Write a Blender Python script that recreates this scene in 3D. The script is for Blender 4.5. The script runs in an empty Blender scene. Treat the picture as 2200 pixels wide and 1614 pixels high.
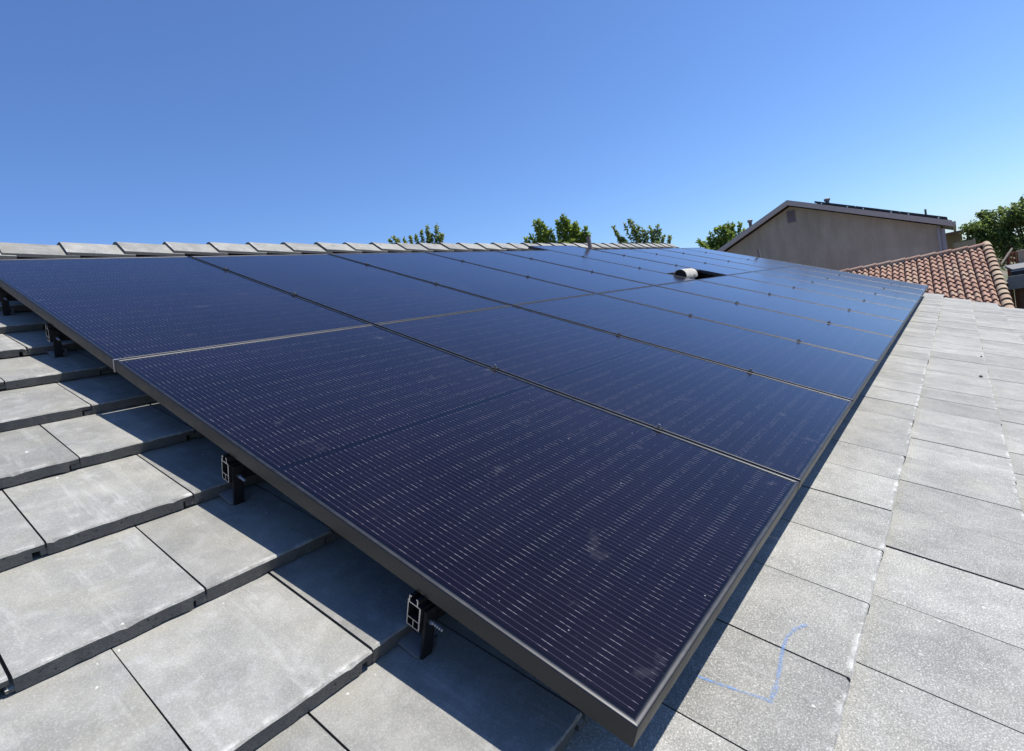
import bpy, bmesh, math, random
from mathutils import Matrix, Vector, noise

random.seed(7)
R = math.radians
scene = bpy.context.scene
COL = scene.collection

# ------------------------------------------------------------------ camera
Z0 = 4.1                                   # height of the array's middle seam above the ground
PITCH = R(22.62)                           # 5:12 roof
SP, CP = math.sin(PITCH), math.cos(PITCH)
cam_data = bpy.data.cameras.new('camera')
cam = bpy.data.objects.new('camera', cam_data)
COL.objects.link(cam)
cam_data.sensor_fit = 'HORIZONTAL'
cam_data.sensor_width = 36.0
cam_data.lens = 36.0 * 1200.79 / 2200.0
cam_data.clip_start = 0.02
cam_data.clip_end = 3000
cr = Vector((0.61192, -0.76810, -0.18861))
cu = Vector((0.18183, -0.09547, 0.97869))
cb = Vector((-0.76973, -0.63317, 0.08124))
CAM = Vector((-0.6108, -2.1193, -0.1442 + Z0))
m = Matrix((cr, cu, cb)).transposed().to_4x4()
m.translation = CAM
cam.matrix_world = m
scene.camera = cam

# ------------------------------------------------------------------ sky, sun, exposure
SUN = Vector((0.36, -0.384, 0.923)).normalized()
SUN_EL = math.asin(SUN.z)
SUN_AZ = math.atan2(SUN.x, SUN.y)
world = bpy.data.worlds.new('World')
scene.world = world
world.use_nodes = True
wn = world.node_tree
for n in list(wn.nodes):
    wn.nodes.remove(n)
sky = wn.nodes.new('ShaderNodeTexSky')
sky.sky_type = 'NISHITA'
sky.sun_disc = False
sky.sun_elevation = SUN_EL
sky.sun_rotation = SUN_AZ
sky.altitude = 30
sky.air_density = 1.0
sky.dust_density = 0.35
sky.ozone_density = 3.0
bg = wn.nodes.new('ShaderNodeBackground')
bg.inputs['Strength'].default_value = 0.082
wo = wn.nodes.new('ShaderNodeOutputWorld')
wb = wn.nodes.new('ShaderNodeMix')              # white balance of the phone camera
wb.data_type = 'RGBA'
wb.blend_type = 'MULTIPLY'
wb.inputs[0].default_value = 1.0
wb.inputs[7].default_value = (0.87, 1.10, 1.50, 1)
wn.links.new(sky.outputs[0], wb.inputs[6])
wn.links.new(wb.outputs[2], bg.inputs[0])
wn.links.new(bg.outputs[0], wo.inputs[0])
sd = bpy.data.lights.new('sun', 'SUN')
sd.energy = 5.0
sd.angle = R(0.53)
sd.color = (1.0, 0.95, 0.86)
sun = bpy.data.objects.new('sun', sd)
COL.objects.link(sun)
sun.location = (5, -6, 20)
sun.rotation_euler = SUN.to_track_quat('Z', 'Y').to_euler()
scene.view_settings.view_transform = 'Standard'
scene.view_settings.look = 'None'
scene.view_settings.exposure = 0.45
scene.view_settings.gamma = 1.0
scene.cycles.use_denoising = True
scene.cycles.max_bounces = 5
scene.cycles.diffuse_bounces = 3
scene.cycles.glossy_bounces = 3
scene.cycles.transparent_max_bounces = 12

# ------------------------------------------------------------------ material helpers
class NT:
    def __init__(self, name):
        self.mat = bpy.data.materials.new(name)
        self.mat.use_nodes = True
        self.t = self.mat.node_tree
        self.b = self.t.nodes['Principled BSDF']
    def n(self, typ, props=None, **ins):
        nd = self.t.nodes.new(typ)
        for k, v in (props or {}).items():
            setattr(nd, k, v)
        for k, v in ins.items():
            key = int(k[1:]) if k[0] == 'i' and k[1:].isdigit() else k.replace('_', ' ')
            self.put(nd.inputs[key], v)
        return nd
    def put(self, sock, v):
        if isinstance(v, bpy.types.NodeSocket):
            self.t.links.new(v, sock)
        elif isinstance(v, bpy.types.Node):
            self.t.links.new(v.outputs[0], sock)
        else:
            sock.default_value = v
    def set(self, **ins):
        for k, v in ins.items():
            self.put(self.b.inputs[k.replace('_', ' ')], v)
    def math(self, op, a, b=0.0, c=None):
        nd = self.t.nodes.new('ShaderNodeMath')
        nd.operation = op
        self.put(nd.inputs[0], a)
        self.put(nd.inputs[1], b)
        if c is not None:
            self.put(nd.inputs[2], c)
        return nd.outputs[0]
    def mix(self, f, a, b):
        nd = self.t.nodes.new('ShaderNodeMix')
        nd.data_type = 'RGBA'
        self.put(nd.inputs[0], f)
        self.put(nd.inputs[6], a if not isinstance(a, tuple) else tuple(a) + (1,) * (4 - len(a)))
        self.put(nd.inputs[7], b if not isinstance(b, tuple) else tuple(b) + (1,) * (4 - len(b)))
        return nd.outputs[2]
    def ramp(self, f, lo, hi, a=0.0, b=1.0):
        nd = self.t.nodes.new('ShaderNodeMapRange')
        nd.clamp = True
        self.put(nd.inputs[0], f)
        for i, v in enumerate((lo, hi, a, b)):
            nd.inputs[i + 1].default_value = v
        return nd.outputs[0]
    def noise(self, vec, scale, detail=3.0, rough=0.55):
        nd = self.t.nodes.new('ShaderNodeTexNoise')
        if vec is not None:
            self.put(nd.inputs['Vector'], vec)
        nd.inputs['Scale'].default_value = scale
        nd.inputs['Detail'].default_value = detail
        nd.inputs['Roughness'].default_value = rough
        return nd.outputs[0]
    def bump(self, h, strength, dist):
        nd = self.t.nodes.new('ShaderNodeBump')
        nd.inputs['Strength'].default_value = strength
        nd.inputs['Distance'].default_value = dist
        self.put(nd.inputs['Height'], h)
        self.put(self.b.inputs['Normal'], nd.outputs[0])

def plain(name, col, rough=0.6, metal=0.0, var=0.15, scale=8.0, bump=0.0):
    k = NT(name)
    pos = k.n('ShaderNodeNewGeometry').outputs['Position']
    f = k.noise(pos, scale, 4)
    c = k.mix(f, tuple(x * (1 - var) for x in col), tuple(min(1, x * (1 + var)) for x in col))
    k.set(Base_Color=c, Roughness=rough, Metallic=metal)
    if bump:
        k.bump(k.noise(pos, scale * 12, 3), 0.6, bump)
    return k.mat

MAT = {}

def concrete_tile(name, grit_amt, mottle, val=1.0):
    """grit_amt: how much of the sand face shows; mottle: how stained the coating is"""
    k = NT(name)
    uv = k.n('ShaderNodeUVMap', {'uv_map': 'UVMap'}).outputs[0]
    rnd = k.n('ShaderNodeObjectInfo').outputs['Random']
    geo = k.n('ShaderNodeNewGeometry')
    pos = geo.outputs['Position']
    isl = geo.outputs['Random Per Island']
    rr = k.math('FRACT', k.math('ADD', k.math('MULTIPLY', rnd, 7.31), k.math('MULTIPLY', isl, 3.17)))
    sep = k.n('ShaderNodeSeparateXYZ', None, i0=uv)
    X, Y = sep.outputs[0], sep.outputs[1]
    comb = k.n('ShaderNodeCombineXYZ', None, X=X, Y=Y, Z=k.math('MULTIPLY', rr, 60.0)).outputs[0]
    cloud = k.noise(comb, 7.0, 5, 0.62)
    blot = k.noise(comb, 22.0, 4, 0.6)
    # drip streaks run down the slope
    st = k.n('ShaderNodeCombineXYZ', None, X=k.math('MULTIPLY', X, 26.0), Y=k.math('MULTIPLY', Y, 3.0), Z=k.math('MULTIPLY', rr, 31.0)).outputs[0]
    streak = k.ramp(k.noise(st, 1.0, 5, 0.68), 0.56, 0.76)
    fine = k.noise(pos, 290.0, 2, 0.75)
    grit = k.noise(pos, 150.0, 3, 0.7)
    base = k.mix(k.ramp(cloud, 0.30, 0.72), (0.172, 0.173, 0.164), (0.278, 0.274, 0.254))
    base = k.mix(k.math('MULTIPLY', k.ramp(blot, 0.5, 0.72), 0.45 * mottle), base, (0.39, 0.39, 0.38))
    base = k.mix(k.math('MULTIPLY', streak, 0.5 * mottle), base, (0.47, 0.47, 0.45))
    # lichen-yellow tint in patches
    head = k.math('MULTIPLY', k.ramp(Y, 0.20, 0.345), k.ramp(k.noise(comb, 10.0, 5, 0.65), 0.40, 0.62))
    patch = k.ramp(k.noise(comb, 4.5, 4, 0.6), 0.52, 0.68)
    base = k.mix(k.math('MULTIPLY', k.math('MAXIMUM', head, patch), 0.42 * mottle), base, (0.275, 0.265, 0.205))
    # dark damp stains with a soft rim
    damp = k.ramp(k.noise(comb, 6.0, 2, 0.5), 0.64, 0.70)
    base = k.mix(k.math('MULTIPLY', damp, 0.30 * mottle), base, (0.17, 0.175, 0.18))
    # salt and pepper sand face
    base = k.mix(k.math('MULTIPLY', k.ramp(fine, 0.54, 0.66), 0.72 * grit_amt), base, (0.56, 0.555, 0.53))
    base = k.mix(k.math('MULTIPLY', k.ramp(fine, 0.47, 0.35), 0.60 * grit_amt), base, (0.10, 0.10, 0.095))
    base = k.mix(k.math('MULTIPLY', k.ramp(grit, 0.60, 0.72), 0.18), base, (0.50, 0.50, 0.49))
    # small chips and scrapes of bare cement
    chip = k.ramp(k.noise(k.n('ShaderNodeCombineXYZ', None, X=k.math('MULTIPLY', X, 1.0), Y=k.math('MULTIPLY', Y, 0.55), Z=k.math('MULTIPLY', rr, 17.0)).outputs[0], 62.0, 3, 0.5), 0.735, 0.77)
    base = k.mix(k.math('MULTIPLY', chip, 0.8), base, (0.62, 0.62, 0.60))
    # worn nose: the coating has gone along the lower edge in places
    nose = k.math('MULTIPLY', k.ramp(Y, 0.016, 0.003), k.ramp(k.noise(comb, 14.0, 5, 0.7), 0.50, 0.62))
    nose = k.math('MULTIPLY', nose, k.ramp(k.n('ShaderNodeSeparateXYZ', None, i0=geo.outputs['Normal']).outputs[2], 0.3, 0.6))
    base = k.mix(k.math('MULTIPLY', nose, 0.55), base, (0.66, 0.66, 0.64))
    # each tile has its own shade
    hsv = k.n('ShaderNodeHueSaturation', None, Value=k.ramp(rr, 0, 1, 0.87 * val, 1.13 * val), Color=base)
    # broken, uncoated nose face: darker aggregate with pits
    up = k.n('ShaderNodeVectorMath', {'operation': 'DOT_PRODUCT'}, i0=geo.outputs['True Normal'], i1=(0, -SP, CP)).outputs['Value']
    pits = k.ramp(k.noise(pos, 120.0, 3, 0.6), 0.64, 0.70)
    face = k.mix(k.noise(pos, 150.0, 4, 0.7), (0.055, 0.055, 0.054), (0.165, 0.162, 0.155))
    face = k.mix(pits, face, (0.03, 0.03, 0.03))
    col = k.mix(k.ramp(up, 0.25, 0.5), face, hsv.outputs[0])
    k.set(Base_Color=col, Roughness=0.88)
    k.b.inputs['Specular IOR Level'].default_value = 0.35
    h = k.math('ADD', k.math('MULTIPLY', fine, 0.5), k.math('ADD', k.math('MULTIPLY', blot, 0.8), k.math('MULTIPLY', grit, 0.6)))
    k.bump(h, 0.55, 0.002)
    return k.mat
MAT['tile'] = concrete_tile('concrete_tile', 0.26, 0.82)
MAT['tile_sunlit'] = concrete_tile('sunlit_grain_tile', 0.80, 0.5, 1.08)  # same tile, with the brightness and speckle of its sunward view painted in

def cell_mat():
    """monocrystalline half cell: UV runs 0..1 over one cell, twelve round wires along V"""
    k = NT('solar_cell')
    uv = k.n('ShaderNodeUVMap', {'uv_map': 'UVMap'}).outputs[0]
    sep = k.n('ShaderNodeSeparateXYZ', None, i0=uv)
    X, Y = sep.outputs[0], sep.outputs[1]
    pos = k.n('ShaderNodeNewGeometry').outputs['Position']
    fx = k.math('FRACT', k.math('MULTIPLY', X, 12.0))
    dx = k.math('ABSOLUTE', k.math('SUBTRACT', fx, 0.5))           # 0 on the wire, cell pitch 13.8 mm
    wire = k.ramp(dx, 0.036, 0.020)
    ey = k.math('ABSOLUTE', k.math('SUBTRACT', Y, 0.5))            # 0.5 at the cell's ends
    glint = k.math('MULTIPLY', k.ramp(dx, 0.050, 0.034), k.ramp(ey, 0.36, 0.385))  # glints of the bending wires, painted as pale dashes at the cell ends
    broken = k.ramp(k.noise(pos, 55.0, 2, 0.5), 0.36, 0.58)
    glint = k.math('MULTIPLY', glint, broken)
    mid = k.math('MULTIPLY', k.math('MULTIPLY', k.ramp(dx, 0.052, 0.038), k.ramp(ey, 0.05, 0.03)), k.ramp(k.noise(pos, 90.0, 2), 0.46, 0.56))
    tone = k.noise(pos, 2.2, 3)
    base = k.mix(k.ramp(tone, 0.35, 0.65), (0.0036, 0.0022, 0.0068), (0.0056, 0.0034, 0.0105))
    base = k.mix(k.math('MULTIPLY', wire, 0.55), base, (0.105, 0.10, 0.145))
    base = k.mix(k.math('MULTIPLY', k.math('MAXIMUM', glint, k.math('MULTIPLY', mid, 0.8)), 0.72), base, (0.25, 0.245, 0.28))
    k.set(Base_Color=base, Roughness=0.9)
    k.b.inputs['Specular IOR Level'].default_value = 0.0
    return k.mat
MAT['cell'] = cell_mat()
MAT['backsheet'] = plain('black_backsheet', (0.0022, 0.002, 0.006), 0.9, 0, 0.1)
MAT['backsheet'].node_tree.nodes['Principled BSDF'].inputs['Specular IOR Level'].default_value = 0.0

def glass_mat():
    k = NT('panel_glass')
    t = k.t
    pos = k.n('ShaderNodeNewGeometry').outputs['Position']
    fr = k.n('ShaderNodeFresnel', None, IOR=1.35).outputs[0]
    gl = k.n('ShaderNodeBsdfGlossy', None, Color=(0.93, 0.95, 1.0, 1), Roughness=0.15)
    tr = k.n('ShaderNodeBsdfTransparent', None, Color=(0.96, 0.96, 0.98, 1))
    bump = k.n('ShaderNodeBump', None, Strength=0.05, Distance=0.01, Height=k.noise(pos, 1.6, 2))
    k.put(gl.inputs['Normal'], bump.outputs[0])
    mx = k.n('ShaderNodeMixShader', None, i0=fr, i1=tr.outputs[0], i2=gl.outputs[0])
    # a thin film of dust, smeared patches, and single specks
    dust = k.n('ShaderNodeBsdfDiffuse', None, Color=(0.42, 0.42, 0.44, 1))
    film = k.math('MULTIPLY', k.ramp(k.noise(pos, 2.3, 5, 0.65), 0.42, 0.75), 0.005)
    smear = k.math('MULTIPLY', k.ramp(k.noise(pos, 8.0, 4, 0.7), 0.64, 0.80), 0.08)
    vor = k.n('ShaderNodeTexVoronoi', None, Vector=pos, Scale=34.0)
    pick = k.n('ShaderNodeSeparateXYZ', None, i0=vor.outputs['Color']).outputs[0]
    speck = k.math('MULTIPLY', k.ramp(vor.outputs['Distance'], 0.075, 0.045), k.math('MULTIPLY', k.math('GREATER_THAN', pick, 0.90), 0.55))
    f = k.math('MAXIMUM', speck, k.math('ADD', film, smear))
    mx2 = k.n('ShaderNodeMixShader', None, i0=f, i1=mx.outputs[0], i2=dust.outputs[0])
    t.links.new(mx2.outputs[0], t.nodes['Material Output'].inputs[0])
    t.nodes.remove(k.b)
    return k.mat
MAT['glass'] = glass_mat()

def frame_mat():
    k = NT('anodised_frame')
    pos = k.n('ShaderNodeNewGeometry').outputs['Position']
    f = k.noise(pos, 30.0, 4)
    k.set(Base_Color=k.mix(f, (0.052, 0.053, 0.056), (0.075, 0.076, 0.080)), Metallic=1.0, Roughness=k.ramp(f, 0.3, 0.7, 0.40, 0.50))
    return k.mat
MAT['frame'] = frame_mat()
MAT['bare_alu'] = plain('bare_aluminium', (0.62, 0.62, 0.63), 0.42, 0.9, 0.1, 40)
MAT['black_alu'] = plain('black_aluminium', (0.035, 0.035, 0.038), 0.45, 0.6, 0.2, 30)
MAT['bolt'] = plain('steel_bolt', (0.30, 0.30, 0.31), 0.35, 0.9, 0.2, 60)
MAT['deck'] = plain('roof_underlay', (0.03, 0.03, 0.032), 0.9)
MAT['vent_paint'] = plain('cream_vent_paint', (0.38, 0.36, 0.32), 0.85, 0, 0.45, 26, 0.002)
MAT['dark_inside'] = plain('vent_inside', (0.02, 0.02, 0.022), 0.9)
MAT['pipe'] = plain('grey_vent_pipe', (0.16, 0.13, 0.12), 0.7, 0, 0.3, 20)
MAT['flash'] = plain('galvanised_trim', (0.26, 0.25, 0.25), 0.55, 0.3, 0.2, 10)

def stucco(name, a, b):
    k = NT(name)
    pos = k.n('ShaderNodeNewGeometry').outputs['Position']
    f = k.noise(pos, 0.55, 6, 0.65)
    run = k.n('ShaderNodeVectorMath', {'operation': 'MULTIPLY'}, i0=pos, i1=(1.0, 1.0, 0.16)).outputs[0]
    st = k.ramp(k.noise(run, 1.9, 5, 0.7), 0.42, 0.72)
    c = k.mix(k.ramp(f, 0.3, 0.7), a, b)
    c = k.mix(k.math('MULTIPLY', st, 0.55), c, tuple(x * 0.66 for x in a))
    k.set(Base_Color=c, Roughness=0.95)
    k.bump(k.noise(pos, 40.0, 4), 0.8, 0.02)
    return k.mat
MAT['stucco'] = stucco('taupe_stucco', (0.275, 0.270, 0.225), (0.365, 0.358, 0.310))
MAT['house_wall'] = stucco('cream_stucco', (0.42, 0.38, 0.30), (0.50, 0.45, 0.36))
MAT['beige'] = stucco('beige_stucco', (0.42, 0.34, 0.23), (0.50, 0.41, 0.29))
MAT['taupe_trim'] = plain('taupe_trim_paint', (0.345, 0.33, 0.315), 0.7, 0, 0.12, 5)
MAT['vent_grey'] = plain('mauve_grey_vent', (0.15, 0.14, 0.155), 0.7)
MAT['shingle'] = plain('dark_shingle', (0.10, 0.095, 0.09), 0.9, 0, 0.3, 25, 0.01)
MAT['white_metal'] = plain('pale_downspout', (0.22, 0.24, 0.27), 0.5, 0.2)
MAT['brown_wood'] = plain('brown_timber', (0.10, 0.05, 0.03), 0.8, 0, 0.35, 12)
MAT['red_wood'] = plain('red_stained_timber', (0.26, 0.10, 0.055), 0.8, 0, 0.3, 12)
MAT['pale_wood'] = plain('weathered_pale_timber', (0.30, 0.25, 0.19), 0.85, 0, 0.25, 12)
MAT['grey_roof'] = plain('grey_sheet_roof', (0.19, 0.19, 0.19), 0.95, 0.0, 0.2, 4)
MAT['dark_panel_shade'] = plain('dark_panel_and_shade', (0.012, 0.012, 0.016), 0.35, 0.2)
MAT['brown_roof'] = plain('brown_roof', (0.33, 0.20, 0.14), 0.9, 0, 0.2, 6)

def terracotta(name, cols):
    k = NT(name)
    rnd = k.n('ShaderNodeObjectInfo').outputs['Random']
    pos = k.n('ShaderNodeNewGeometry').outputs['Position']
    r2 = k.math('FRACT', k.math('MULTIPLY', rnd, 9.7))
    c = k.mix(k.ramp(rnd, 0.15, 0.85), cols[0], cols[1])
    c = k.mix(k.math('MULTIPLY', k.math('GREATER_THAN', r2, 0.72), 0.75), c, cols[2])
    c = k.mix(k.math('MULTIPLY', k.ramp(k.noise(pos, 11.0, 5, 0.65), 0.45, 0.75), 0.45), c, tuple(x * 0.55 for x in cols[0]))
    k.set(Base_Color=c, Roughness=0.9)
    k.bump(k.noise(pos, 60.0, 3), 0.5, 0.004)
    return k.mat
MAT['terracotta'] = terracotta('terracotta_tile', ((0.295, 0.175, 0.130), (0.36, 0.225, 0.165), (0.37, 0.265, 0.195)))
MAT['buff_tile'] = terracotta('buff_rake_tile', ((0.37, 0.285, 0.20), (0.35, 0.24, 0.17), (0.40, 0.33, 0.235)))

def leaf_mat(name, a, b, trans):
    k = NT(name)
    isl = k.n('ShaderNodeNewGeometry').outputs['Random Per Island']
    c = k.mix(isl, a, b)
    k.set(Base_Color=c, Roughness=0.55)
    tl = k.n('ShaderNodeBsdfTranslucent', None, Color=k.mix(isl, tuple(x * 1.6 for x in a), tuple(x * 1.6 for x in b)))
    mx = k.n('ShaderNodeMixShader', None, i0=trans, i1=k.b.outputs[0], i2=tl.outputs[0])
    k.t.links.new(mx.outputs[0], k.t.nodes['Material Output'].inputs[0])
    return k.mat
MAT['leaf_spring'] = leaf_mat('spring_leaf', (0.095, 0.150, 0.020), (0.290, 0.360, 0.075), 0.45)
MAT['leaf_grey'] = leaf_mat('grey_green_leaf', (0.095, 0.145, 0.035), (0.290, 0.335, 0.120), 0.42)
MAT['leaf_dark'] = leaf_mat('dark_leaf', (0.045, 0.082, 0.018), (0.185, 0.245, 0.065), 0.42)
MAT['bark'] = plain('bark', (0.13, 0.10, 0.075), 0.95, 0, 0.3, 14, 0.01)

def chalk_mat():
    k = NT('blue_chalk')
    pos = k.n('ShaderNodeNewGeometry').outputs['Position']
    uv = k.n('ShaderNodeUVMap', {'uv_map': 'UVMap'}).outputs[0]
    across = k.n('ShaderNodeSeparateXYZ', None, i0=uv).outputs[0]
    soft = k.ramp(k.math('ABSOLUTE', k.math('SUBTRACT', across, 0.5)), 0.5, 0.12)
    press = k.ramp(k.noise(pos, 14.0, 2), 0.30, 0.62, 0.45, 1.0)
    a = k.math('MULTIPLY', k.math('MULTIPLY', k.ramp(k.noise(pos, 210.0, 3, 0.75), 0.38, 0.58), soft), press)
    k.set(Base_Color=(0.13, 0.29, 0.62, 1), Roughness=0.95, Alpha=k.math('MULTIPLY', a, 0.78))
    return k.mat
MAT['chalk'] = chalk_mat()

# ------------------------------------------------------------------ mesh helpers
def mesh_from(name, verts, faces, mats, midx=None, uvs=None, smooth=False):
    me = bpy.data.meshes.new(name)
    me.from_pydata(verts, [], faces)
    for mm in (mats if isinstance(mats, (list, tuple)) else [mats]):
        me.materials.append(MAT[mm])
    if midx:
        for p_, i in zip(me.polygons, midx):
            p_.material_index = i
    if uvs is not None:                    # per vertex uv
        l = me.uv_layers.new(name='UVMap')
        for p_ in me.polygons:
            for li in p_.loop_indices:
                l.data[li].uv = uvs[me.loops[li].vertex_index]
    if smooth:
        for p_ in me.polygons:
            p_.use_smooth = True
    me.update()
    return me

class MB:
    """collects boxes, prisms and tubes into one mesh"""
    def __init__(self):
        self.v, self.f, self.mi = [], [], []
    def add(self, vs, fs, mi=0):
        o = len(self.v)
        self.v += [tuple(x) for x in vs]
        self.f += [tuple(i + o for i in f) for f in fs]
        self.mi += [mi] * len(fs)
        return self
    def box(self, lo, hi, mi=0, end_mi=None):
        x0, y0, z0 = lo
        x1, y1, z1 = hi
        vs = [(x0, y0, z0), (x1, y0, z0), (x1, y1, z0), (x0, y1, z0), (x0, y0, z1), (x1, y0, z1), (x1, y1, z1), (x0, y1, z1)]
        fs = [(3, 2, 1, 0), (4, 5, 6, 7), (0, 1, 5, 4), (1, 2, 6, 5), (2, 3, 7, 6), (3, 0, 4, 7)]
        self.add(vs, fs, mi)
        if end_mi is not None:
            self.mi[-1] = end_mi
            self.mi[-3] = end_mi
        return self
    def tube(self, a, b, r0, r1=None, n=8, mi=0, cap=True):
        a, b = Vector(a), Vector(b)
        r1 = r0 if r1 is None else r1
        d = (b - a).normalized()
        s = d.cross(Vector((0, 0, 1)) if abs(d.z) < 0.9 else Vector((1, 0, 0))).normalized()
        t = d.cross(s)
        vs = []
        for p_, r in ((a, r0), (b, r1)):
            for i in range(n):
                an = 2 * math.pi * i / n
                vs.append(p_ + (s * math.cos(an) + t * math.sin(an)) * r)
        fs = [(i, (i + 1) % n, n + (i + 1) % n, n + i) for i in range(n)]
        if cap:
            fs += [tuple(range(n))[::-1], tuple(range(n, 2 * n))]
        return self.add(vs, fs, mi)
    def prism(self, poly, axis, a, b, mi=0):
        """poly: list of 2-D points in the plane across axis ('x': y,z; 'y': x,z)"""
        def P(p_, t):
            return (t, p_[0], p_[1]) if axis == 'x' else (p_[0], t, p_[1])
        n = len(poly)
        vs = [P(q, a) for q in poly] + [P(q, b) for q in poly]
        fs = [(i, (i + 1) % n, n + (i + 1) % n, n + i) for i in range(n)] + [tuple(range(n))[::-1], tuple(range(n, 2 * n))]
        return self.add(vs, fs, mi)
    def mesh(self, name, mats, smooth=False, fix=True):
        me = mesh_from(name, self.v, self.f, mats, self.mi, None, smooth)
        if fix:
            bm = bmesh.new()
            bm.from_mesh(me)
            bmesh.ops.recalc_face_normals(bm, faces=bm.faces)
            bm.to_mesh(me)
            bm.free()
        return me

def link(name, data, parent=None, mat=None):
    o = bpy.data.objects.new(name, data)
    COL.objects.link(o)
    if parent is not None:
        o.parent = parent
    if mat is not None:
        o.matrix_local = mat
    return o

def tag(o, label=None, cat=None, group=None, kind=None):
    for k, v in (('label', label), ('category', cat), ('group', group), ('kind', kind)):
        if v:
            o[k] = v
    return o

def thing(name, label, cat, mat=None, group=None):
    o = bpy.data.objects.new(name, None)
    o.empty_display_size = 0.2
    COL.objects.link(o)
    if mat is not None:
        o.matrix_world = mat
    return tag(o, label, cat, group)

def RM(u=0.0, v=0.0, n=0.0):
    """matrix on the roof: x along the eaves, y up the slope, z out of the roof; origin on the panel plane at the middle seam"""
    mm = Matrix(((1, 0, 0, 0), (0, CP, -SP, 0), (0, SP, CP, 0), (0, 0, 0, 1)))
    mm.translation = Vector((u, -v * CP - n * SP, -v * SP + n * CP + Z0))
    return mm

def TL(x, y, z, rz=0.0, rx=0.0):
    return Matrix.Translation((x, y, z)) @ Matrix.Rotation(rz, 4, 'Z') @ Matrix.Rotation(rx, 4, 'X')

def ordinal(i):
    return ['first', 'second', 'third', 'fourth', 'fifth', 'sixth', 'seventh', 'eighth', 'ninth', 'tenth', 'eleventh', 'twelfth', 'thirteenth'][i]

# ------------------------------------------------------------------ ground
def ground_mat():
    k = NT('dry_yard')
    pos = k.n('ShaderNodeNewGeometry').outputs['Position']
    c = k.mix(k.ramp(k.noise(pos, 0.12, 6, 0.6), 0.4, 0.6), (0.16, 0.13, 0.09), (0.075, 0.10, 0.035))
    k.set(Base_Color=c, Roughness=0.95)
    return k.mat
MAT['ground'] = ground_mat()
g = link('ground', mesh_from('ground', [(-900, -900, 0), (900, -900, 0), (900, 900, 0), (-900, 900, 0)], [(0, 1, 2, 3)], 'ground'))
tag(g, kind='structure')

# ------------------------------------------------------------------ the house we stand on
U0, U1 = -2.9, 11.22                     # roof ends (along the eaves)
V_RIDGE, V_EAVE = -2.82, 3.53
EXPO, PW = 0.353, 0.298                  # course exposure, tile pitch
NOSE_D, STEP = 0.145, 0.035              # depth of a tile's nose under the panel plane, step per course

house = thing('house', 'low house with grey flat concrete tile roof carrying the solar array', 'house', Matrix.Translation((0, 0, 0)))
roof = link('roof', MB().box((U0, -V_EAVE + 0.05, -0.30), (U1 - 0.04, -V_RIDGE - 0.03, -0.212)).mesh('roof_deck', 'deck'), house, RM())
# far slope beyond the ridge
ridge_y = -V_RIDGE * CP + 0.19 * SP
ridge_z = -V_RIDGE * SP - 0.19 * CP + Z0
back = MB().prism([(ridge_y - 0.02, ridge_z), (ridge_y + 5.6, ridge_z - 5.6 * SP / CP), (ridge_y + 5.6, ridge_z - 5.6 * SP / CP - 0.12), (ridge_y - 0.02, ridge_z - 0.12)], 'x', U0, U1 - 0.04)
link('back_slope', back.mesh('back_slope', 'shingle'), house)
ey = -V_EAVE * CP
ez = -V_EAVE * SP + Z0
gy0, gy1 = ey + 0.45, ridge_y + 5.0
wall = MB().prism([(gy0, 0), (gy1, 0), (gy1, ridge_z - 5.0 * SP / CP - 0.2), (ridge_y, ridge_z - 0.35), (gy0, ez - 0.20)], 'x', U0 + 0.35, U1 - 0.35)
link('wall', wall.mesh('house_wall', 'house_wall'), house)
link('eave_fascia', MB().box((U0, -V_EAVE + 0.02, -0.42), (U1 - 0.06, -V_EAVE + 0.045, -0.215)).mesh('eave_fascia', 'taupe_trim'), house, RM())
link('rake_board', MB().box((U1 - 0.036, -V_EAVE + 0.02, -0.36), (U1 - 0.008, -V_RIDGE - 0.03, -0.222)).mesh('rake_board', 'taupe_trim'), house, RM())
link('rake_flashing', MB().box((U1 - 0.006, -V_EAVE + 0.02, -0.235), (U1 + 0.03, -V_RIDGE - 0.03, -0.226)).mesh('rake_flashing', 'flash'), house, RM())

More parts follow.
